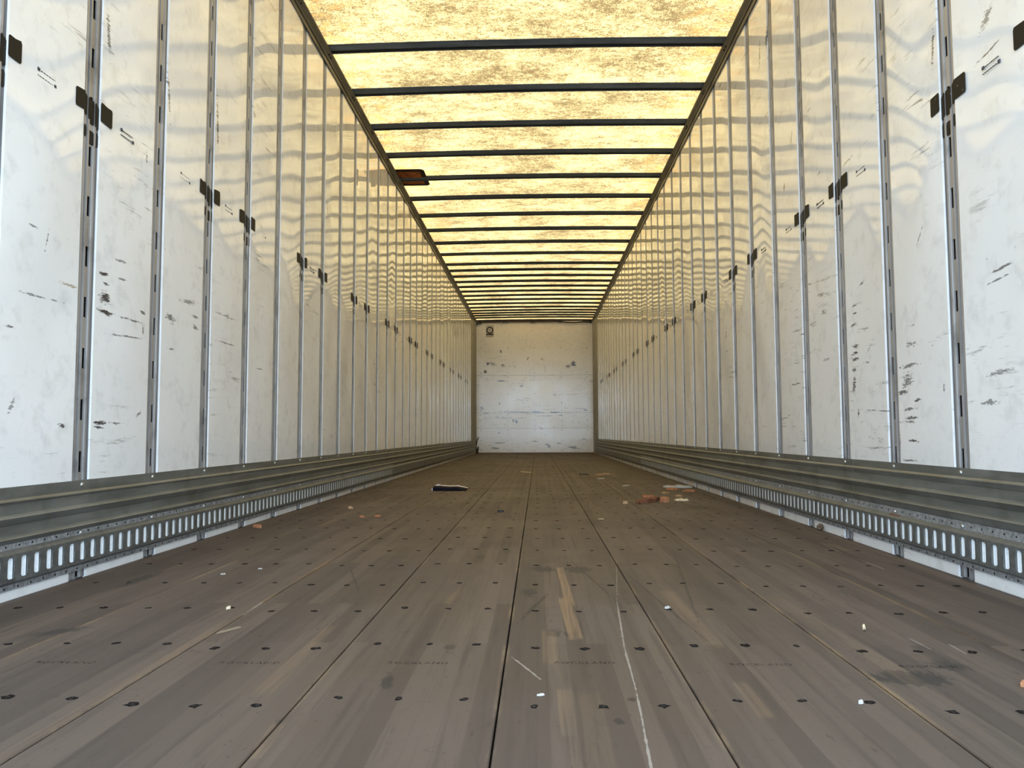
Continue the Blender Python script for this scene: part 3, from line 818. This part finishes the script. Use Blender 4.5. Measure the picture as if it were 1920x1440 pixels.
for i, (za, zb) in enumerate(zip(ZP, ZP[1:])):
    mine = [s for s in FW if za - .03 < s[1] < zb + .03]
    mat = panel_material('front_panel', mine, 2.0 if i < 3 else 0.7, 'XZ')
    bs = mat.node_tree.nodes['Principled BSDF']
    m = MB()
    lean = (0.0, -0.002, 0.003, 0.0)[i]
    xs = 1.252
    g = 0.002
    NX, NZ = 12, 6
    prn = random.Random(20 + i)
    ph = [prn.uniform(0, 6.28) for _ in range(4)]
    def dd(x, z): return D + 0.002 + 0.0012 * math.sin(2.1 * x + ph[0]) * math.sin(3 * z + ph[1]) + 0.0006 * math.sin(5 * x + ph[2]) + (lean * (z - za) / (zb - za))
    n0 = len(m.v)
    for b in range(NZ + 1):
        for a in range(NX + 1):
            x = -xs + 2 * xs * a / NX; z = za + g + (zb - za - 2 * g) * b / NZ
            m.v.append((x, dd(x, z), z))
    for b in range(NZ):
        for a in range(NX):
            q = n0 + b * (NX + 1) + a
            m.f.append((q, q + 1, q + NX + 2, q + NX + 1)); m.m.append(0)
    nface = NX * NZ
    for a in range(NX):
        for b in (0, NZ):
            p0 = m.v[n0 + b * (NX + 1) + a]; p1 = m.v[n0 + b * (NX + 1) + a + 1]
            m.quad(p0, p1, (p1[0], D + 0.02, p1[2]), (p0[0], D + 0.02, p0[2]))
    me = bpy.data.meshes.new('bulkhead_panel'); me.from_pydata(m.v, [], m.f); me.materials.append(mat)
    me.polygons.foreach_set('use_smooth', [k < nface for k in range(len(me.polygons))]); me.update()
    pan = link('bulkhead_panel', me, front)
    rv = MB()
    for z in (za + 0.05, (za + zb) / 2, zb - 0.04):
        for x in (-1.15, -0.575, 0.0, 0.575, 1.12):
            rv.prism([(x + 0.009 * math.cos(2 * math.pi * q / 6), z + 0.009 * math.sin(2 * math.pi * q / 6)) for q in range(6)], -0.004, 0.0)
    rv.v = [(x, D + zz, z) for x, z, zz in rv.v]
    r = rv.build('panel_rivets', M_INK, pan); tag(r, kind='stuff')
bk = MB(); bk.box(-W - 0.03, D + 0.022, -0.02, W + 0.03, D + 0.05, 2.95); bk.build('backing', M_POSTBACK, front)
hd = MB(); hd.box(-1.255, D - 0.020, 2.846, 1.255, D + 0.02, 2.866); hd.build('header_strip', M_RUSTRIM, front)
sl = MB(); sl.box(-1.25, D - 0.02, 0.0005, 1.25, D + 0.01, 0.010)
sl.build('rusty_sill', simple('rusty_sill', (0.13, 0.055, 0.018), 0.85, var=0.4, scale=12), front)

# ------------------------------------------------------------------ things on the front wall
pl = empty('instruction_placard', (-0.957, D - 0.001, 2.511))
tag(pl, 'grey placard with a black ring and black bar, upper left on the front bulkhead', 'placard')
def vert_prism(name, outline, y0, y1, mat, parent):
    m = MB(); m.prism(outline, y0, y1)
    m.v = [(x, yy, z) for x, z, yy in m.v]
    return m.build(name, mat, parent)
vert_prism('plate', [(-.085, 0), (.085, 0), (.085, .245), (-.085, .245)], -0.006, 0.0, simple('placard_grey', (0.46, 0.44, 0.44), 0.5), pl)
ring = MB(); nn = 32
for i in range(nn):
    a0, a1 = 2 * math.pi * i / nn, 2 * math.pi * (i + 1) / nn
    P = lambda r, a: (r * math.cos(a), r * math.sin(a) + 0.137)
    A, B, C, E_ = P(0.052, a0), P(0.075, a0), P(0.075, a1), P(0.052, a1)
    ring.prism([A, B, C, E_], -0.009, -0.006)
ring.v = [(x, yy, z) for x, z, yy in ring.v]
tag(ring.build('ring', M_INK, pl), 'black ring')
vert_prism('bar', [(-.078, .036), (.078, .036), (.078, .059), (-.078, .059)], -0.009, -0.006, M_INK, pl)
m = MB(); m.prism([(.012, .120), (.020, .120), (.020, .163), (.012, .163)], -0.0075, -0.006); m.prism([(-.02, .112), (-.010, .112), (-.010, .160), (-.02, .160)], -0.0075, -0.006); m.prism([(-.01, .150), (.012, .150), (.012, .160), (-.01, .160)], -0.0075, -0.006)
m.v = [(x, yy, z) for x, z, yy in m.v]; m.build('pictogram', simple('placard_print', (0.26, 0.24, 0.25), 0.6), pl)
vert_prism('caption', [(-.06, .014), (.06, .014), (.06, .020), (-.06, .020)], -0.0075, -0.006, simple('placard_caption', (0.33, 0.31, 0.31), 0.6), pl)

gr = MB()
for i in range(20):
    a0, a1 = 2 * math.pi * i / 20, 2 * math.pi * (i + 1) / 20
    P = lambda r, a: (r * math.cos(a), r * math.sin(a))
    gr.prism([P(0.016, a0), P(0.030, a0), P(0.030, a1), P(0.016, a1)], -0.012, 0.003)
gr.v = [(x, yy, z) for x, z, yy in gr.v]
o = gr.build('grommet', M_INK, None, (-1.057, D, 1.749)); tag(o, 'small black ring grommet below the black scuff on the front bulkhead', 'grommet')

cab = empty('wiring_cable', (0, D - 0.035, 2.822))
tag(cab, 'black wiring cable clipped along the top edge of the front bulkhead', 'cable')
pts = []
clips = [-1.20, -0.62, -0.02, 0.56, 1.10]
sag = [0.006, 0.004, 0.008, 0.030]
for i in range(len(clips) - 1):
    for q in range(8):
        f = q / 8
        pts.append((clips[i] + (clips[i + 1] - clips[i]) * f, 0.0, 0.004 - sag[i] * 4 * f * (1 - f) + (0.006 if i > 0 else 0.012) * 0))
pts.append((clips[-1], 0, 0.004)); pts += [(1.17, 0, -0.012), (1.235, 0.0, -0.03)]
m = MB(); m.tube(pts, 0.014); m.build('cable_run', M_BLACK, cab, smooth=True)
for c in clips[1:]:
    m = MB()
    m.box(-0.055, -0.014, -0.022, -0.025, 0.026, 0.014); m.box(-0.02, -0.013, -0.016, 0.012, 0.026, 0.016); m.box(0.02, -0.012, -0.02, 0.04, 0.026, 0.008)
    m.build('clip', M_BLACK, cab, (c, 0, 0))
m = MB(); m.tube([(-1.17 + 0.045 * math.cos(a * 0.35), 0.0, 0.0 + 0.04 * math.sin(a * 0.35)) for a in range(19)], 0.010, 6); m.tube([(-1.19, 0, -0.03), (-1.23, 0, -0.06), (-1.235, 0.0, 0.02)], 0.012, 6); m.tube([(-1.12, 0, 0.01), (-1.07, 0, 0.002), (-1.05, 0, -0.028)], 0.008, 6)
m.build('cable_coil', M_BLACK, cab, smooth=True)
m = MB(); m.tube([(1.22, 0, -0.03), (1.20, 0, 0.02), (1.235, -0.02, 0.03)], 0.014, 6); m.tube([(1.13, 0, 0.02), (1.17, 0, 0.008), (1.225, 0, 0.015)], 0.009, 6)
m.build('cable_end', M_BLACK, cab, smooth=True)
m = MB(); m.tube([(0, 0, 0.012), (-0.012, 0, 0.08), (-0.012, 0, 0.20), (0.005, 0, 0.29), (0.035, 0.01, 0.34)], 0.011, 8)
m.tube([(0.022, 0, 0.012), (0.02, 0, 0.07), (0.024, 0, 0.14)], 0.016, 8)
o = m.build('cable_tail', M_BLACK, None, (-1.235, 16.415, 0.0), smooth=True)
tag(o, 'black cable end hanging at the lower left corner of the front bulkhead', 'cable')

# ------------------------------------------------------------------ litter on the floor
def wood(name, col, var=0.3): 
    t = NT(name)
    ob = t.obj()
    n = t.noise(t.mapping(ob, (14, 160, 160)), 1.0, 5, 0.6)
    c = t.mix(t.rng(n, 0.3, 0.7), tuple(x * (1 - var) for x in col), tuple(min(1, x * (1 + var)) for x in col))
    t.set(Base_Color=c, Roughness=0.85, Specular_IOR_Level=0.15)
    return t.mat
M_ORANGE = wood('fresh_red_wood', (0.34, 0.155, 0.078))
M_BROWN = wood('red_brown_wood', (0.17, 0.075, 0.042))
M_TAN = wood('tan_wood', (0.38, 0.25, 0.14))
M_PALE = wood('pale_wood', (0.62, 0.52, 0.36))
M_WHITE = wood('white_chip', (0.42, 0.40, 0.37), 0.08)
M_GREYWOOD = wood('weathered_wood', (0.22, 0.165, 0.105))

def shard(name, a, b, width, thick, mat, label, cat='wood splinter', seed=0, group=None, curl=0.0, z=0.0):
    """a torn piece lying on the floor between points a and b (x, y)"""
    rnd = random.Random(seed)
    L = math.hypot(b[0] - a[0], b[1] - a[1]); ang = math.atan2(b[1] - a[1], b[0] - a[0])
    n = 9
    m = MB(); secs = []
    for i in range(n):
        u = i / (n - 1)
        k = (0.35 + 0.65 * math.sin(math.pi * min(1, max(0, 0.12 + 0.8 * u)))) * rnd.uniform(0.75, 1.15)
        if i in (0, n - 1): k *= 0.22
        elif i in (1, n - 2): k *= 0.75
        h = thick * rnd.uniform(0.7, 1.15) * (0.5 if i in (0, n - 1) else 1)
        off = rnd.uniform(-0.12, 0.12) * width
        lift = curl * (2 * u - 1) ** 2
        x = (u - 0.5) * L
        secs.append([(x, off - k * width / 2, lift), (x + rnd.uniform(-.1, .1) * L / n, off + k * width / 2, lift), (x, off + k * width * 0.40, lift + h), (x, off - k * width * 0.42, lift + h * 0.92)])
    for s in secs: m.v += s
    for i in range(n - 1):
        for j in range(4):
            j2 = (j + 1) % 4
            m.f.append((i * 4 + j, i * 4 + j2, i * 4 + 4 + j2, i * 4 + 4 + j)); m.m.append(0)
    m.f.append((0, 1, 2, 3)); m.f.append(tuple((n - 1) * 4 + j for j in range(4))); m.m += [0, 0]
    zmin = min(v[2] for v in m.v)
    m.v = [(x, y, q - zmin) for x, y, q in m.v]
    o = m.build(name, mat, None, ((a[0] + b[0]) / 2, (a[1] + b[1]) / 2, z + 0.0004))
    o.rotation_euler.z = ang
    tag(o, label, cat, group)
    return o
G = 'bits of wood and chips scattered on the trailer floor'
shard('paper_scrap', (1.022, 5.966), (1.235, 5.914), 0.12, 0.018, M_WHITE, 'long white torn scrap lying farthest back in the litter by the right rail', 'scrap', 1, G)
shard('wood_splinter', (1.005, 5.731), (1.10, 5.729), 0.12, 0.012, M_ORANGE, 'orange brown flake just in front of the long white scrap', 'wood splinter', 2, G)
shard('wood_splinter', (1.090, 5.554), (1.124, 5.533), 0.06, 0.010, M_ORANGE, 'small reddish flake between the orange brown flake and the right rail', 'wood splinter', 3, G)
shard('wood_splinter', (1.126, 5.500), (1.17, 5.575), 0.07, 0.014, M_ORANGE, 'small orange flake nearest the right rail in the litter', 'wood splinter', 4, G)
shard('wood_splinter', (0.924, 5.392), (0.968, 5.371), 0.08, 0.009, M_TAN, 'thin tan sliver between the big brown shard and the long white scrap', 'wood splinter', 5, G)
shard('wood_splinter', (0.960, 5.108), (1.006, 5.107), 0.08, 0.010, M_TAN, 'short tan chip behind the pale split stick', 'wood splinter', 6, G)
shard('wood_splinter', (0.902, 4.805), (0.987, 4.789), 0.07, 0.012, M_PALE, 'pale split stick to the right of the big brown shard', 'wood splinter', 7, G)
shard('wood_splinter', (0.638, 4.545), (0.815, 4.84), 0.07, 0.024, M_BROWN, 'big red brown wood shard, largest piece in the litter on the right', 'wood splinter', 8, G)
shard('wood_splinter', (0.800, 4.650), (0.842, 4.69), 0.06, 0.034, M_ORANGE, 'chunky orange wood chip touching the right end of the big brown shard', 'wood splinter', 9, G)
shard('wood_splinter', (0.738, 5.067), (0.814, 5.03), 0.07, 0.014, M_ORANGE, 'thin reddish splinter behind the big brown shard', 'wood splinter', 10, G)
shard('wood_splinter', (0.563, 4.555), (0.585, 4.585), 0.03, 0.016, M_TAN, 'tiny tan chip to the left of the big brown shard', 'wood splinter', 11, G)
shard('white_flake', (0.737, 6.148), (0.782, 6.121), 0.10, 0.006, M_WHITE, 'thin whitish flake on the floor left of the long white scrap', 'flake', 12, G)
shard('wood_splinter', (0.643, 7.70), (0.705, 7.79), 0.07, 0.010, M_TAN, 'left one of two small tan flakes far back on the right', 'wood splinter', 13, G)
shard('wood_splinter', (0.720, 7.79), (0.778, 7.82), 0.10, 0.016, M_TAN, 'right one of two small tan flakes far back on the right', 'wood splinter', 14, G)
shard('white_flake', (0.626, 7.09), (0.660, 7.06), 0.09, 0.008, M_WHITE, 'small white flake just in front of the two far tan flakes', 'flake', 15, G)
shard('dark_stick', (0.479, 7.82), (0.575, 7.80), 0.03, 0.012, M_BLACK, 'thin dark stick far back, left of the two tan flakes', 'stick', 16, G)
shard('wood_strip', (-0.132, 8.36), (0.003, 8.16), 0.025, 0.008, M_PALE, 'pale curved strip lying far back across the middle floor joint', 'wood splinter', 17, G, 0.004)
shard('wood_splinter', (0.350, 3.755), (0.378, 3.745), 0.012, 0.005, M_TAN, 'small yellowish splinter beside the first floor joint right of centre', 'wood splinter', 18, G)
shard('white_chip', (0.360, 1.853), (0.374, 1.864), 0.008, 0.005, M_WHITE, 'bright white chip beside the first floor joint right of centre', 'chip', 19, G)
shard('white_chip', (0.059, 1.242), (0.071, 1.247), 0.005, 0.003, M_WHITE, 'slim white chip in the foreground right of the middle floor joint', 'chip', 20, G)
shard('white_chip', (0.550, 1.217), (0.557, 1.223), 0.006, 0.005, M_WHITE, 'round white crumb in the right foreground', 'chip', 21, G)
shard('wood_curl', (0.740, 1.650), (0.752, 1.684), 0.006, 0.006, M_PALE, 'little pale curl of wood standing on the floor at the right', 'wood splinter', 22, G, 0.005)
shard('wood_splinter', (0.845, 1.302), (0.866, 1.318), 0.012, 0.008, M_ORANGE, 'orange tan chip at the right edge of the foreground', 'wood splinter', 23, G)
shard('wood_splinter', (-0.995, 4.275), (-0.971, 4.29), 0.03, 0.014, M_TAN, 'pale tan chip near the left rail, farthest of three there', 'wood splinter', 24, G)
shard('wood_splinter', (-0.832, 3.840), (-0.806, 3.85), 0.025, 0.010, M_ORANGE, 'left one of two orange chips in front of the pale tan chip', 'wood splinter', 25, G)
shard('wood_splinter', (-0.760, 3.865), (-0.728, 3.873), 0.022, 0.010, M_ORANGE, 'right one of two orange chips in front of the pale tan chip', 'wood splinter', 26, G)
shard('dark_crumb', (-0.146, 4.09), (-0.125, 4.12), 0.03, 0.010, M_BLACK, 'small dark crumb left of the middle floor joint', 'crumb', 27, G)
shard('wood_stick', (-0.607, 1.605), (-0.576, 1.660), 0.004, 0.004, M_GREYWOOD, 'slender greyish wood stick on the left foreground boards', 'stick', 28, G)
shard('wood_splinter', (-1.225, 3.470), (-1.165, 3.395), 0.03, 0.012, M_ORANGE, 'reddish splinter lying against the foot of the left slotted rail', 'wood splinter', 29, G)
shard('wood_crumb', (-0.679, 1.829), (-0.672, 1.840), 0.005, 0.006, M_PALE, 'pale crumb on a screw head behind the slender stick', 'crumb', 30, G)
shard('white_chip', (-0.880, 2.278), (-0.868, 2.286), 0.007, 0.003, M_WHITE, 'nearer of two tiny white chips on the left boards', 'chip', 31, G)
shard('white_chip', (-0.801, 2.370), (-0.790, 2.377), 0.006, 0.003, M_WHITE, 'farther of two tiny white chips on the left boards', 'chip', 32, G)
shard('wood_splinter', (1.2655, 2.62), (1.2655, 2.70), 0.007, 0.004, M_BROWN, 'brown splinter caught on the ledge of the right slotted rail', 'wood splinter', 33, G, 0.0, 0.134)

# dark folded booklet
bk_ = empty('folded_booklet', (-0.588, 5.70, 0.0))
tag(bk_, 'dark folded booklet with pale page edges lying left of the middle', 'booklet')
def sheet(pts, thick, mat, name):
    m = MB()
    k = len(pts)
    for y in (-0.085, 0.085):
        m.v += [(x, y, z) for x, z in pts] + [(x, y, z + thick) for x, z in pts]
    def idx(r, t, i): return r * 2 * k + t * k + i
    for i in range(k - 1):
        m.f.append((idx(0, 0, i), idx(0, 0, i + 1), idx(0, 1, i + 1), idx(0, 1, i)))
        m.f.append((idx(1, 0, i), idx(1, 0, i + 1), idx(1, 1, i + 1), idx(1, 1, i)))
        m.f.append((idx(0, 1, i), idx(0, 1, i + 1), idx(1, 1, i + 1), idx(1, 1, i)))
        m.f.append((idx(0, 0, i), idx(0, 0, i + 1), idx(1, 0, i + 1), idx(1, 0, i)))
    for i in (0, k - 1): m.f.append((idx(0, 0, i), idx(0, 1, i), idx(1, 1, i), idx(1, 0, i)))
    m.m = [0] * len(m.f)
    return m.build(name, mat, bk_)
M_NAVY = simple('dark_navy_card', (0.004, 0.004, 0.009), 0.8, spec=0.1)
M_PAGE = simple('pale_pages', (0.66, 0.60, 0.62), 0.7)
cv = MB()
prof_ = [(-0.118, 0.024), (-0.06, 0.022), (0.0, 0.019), (0.05, 0.021), (0.085, 0.014), (0.125, 0.006)]
for (xa_, ha), (xb_, hb) in zip(prof_, prof_[1:]):
    cv.quad((xa_, -0.085, 0.0), (xb_, -0.085, 0.0), (xb_, -0.075, hb), (xa_, -0.075, ha))
    cv.quad((xa_, -0.075, ha), (xb_, -0.075, hb), (xb_, 0.085, hb + 0.002), (xa_, 0.085, ha + 0.004))
    cv.quad((xa_, 0.085, ha + 0.004), (xb_, 0.085, hb + 0.002), (xb_, 0.085, 0.0), (xa_, 0.085, 0.0))
    cv.quad((xa_, -0.085, 0.0), (xb_, -0.085, 0.0), (xb_, 0.085, 0.0), (xa_, 0.085, 0.0))
cv.poly([(-0.118, -0.085, 0), (-0.118, -0.075, 0.024), (-0.118, 0.085, 0.028), (-0.118, 0.085, 0)])
cv.poly([(0.125, -0.085, 0), (0.125, -0.075, 0.006), (0.125, 0.085, 0.008), (0.125, 0.085, 0)])
cv.build('cover', M_NAVY, bk_)
pg = MB()
for (xa_, ha), (xb_, hb) in zip(prof_, prof_[1:]):
    pg.quad((xa_, 0.066, ha + 0.004), (xb_, 0.066, hb + 0.003), (xb_, 0.085, hb + 0.008), (xa_, 0.085, ha + 0.010))
    pg.quad((xa_, 0.085, ha + 0.010), (xb_, 0.085, hb + 0.008), (xb_, 0.085, hb + 0.003), (xa_, 0.085, ha + 0.005))
pg.box(-0.126, -0.07, 0.0, -0.1185, 0.07, 0.018)
pg.build('pages', M_PAGE, bk_)
tp = MB(); tp.prism([(-0.105, 0.03), (-0.082, 0.02), (-0.075, 0.08), (-0.10, 0.08)], 0.0290, 0.039); tp.build('turned_corner', M_PAGE, bk_)

# round rusty nut by the right wall
m = MB()
n = 10
prof = [(0.0, -0.010), (0.011, -0.0095), (0.0145, -0.004), (0.0145, 0.004), (0.011, 0.0095), (0.005, 0.0100), (0.0048, 0.006), (0.0, 0.006)]
for (r0_, h0), (r1_, h1) in zip(prof, prof[1:]):
    for i in range(n):
        a0, a1 = 2 * math.pi * i / n, 2 * math.pi * (i + 1) / n
        m.quad((r0_ * math.cos(a0), -h0, r0_ * math.sin(a0)), (r0_ * math.cos(a1), -h0, r0_ * math.sin(a1)), (r1_ * math.cos(a1), -h1, r1_ * math.sin(a1)), (r1_ * math.cos(a0), -h1, r1_ * math.sin(a0)))
o = m.build('round_nut', simple('rusty_brown_nut', (0.12, 0.075, 0.045), 0.5, 0.4, var=0.5, scale=120), None, (1.2555, 3.325, 0.0150), smooth=True)
o.rotation_euler.z = -0.5
tag(o, 'round brown nut resting against the white strip under the right slotted rail', 'nut')
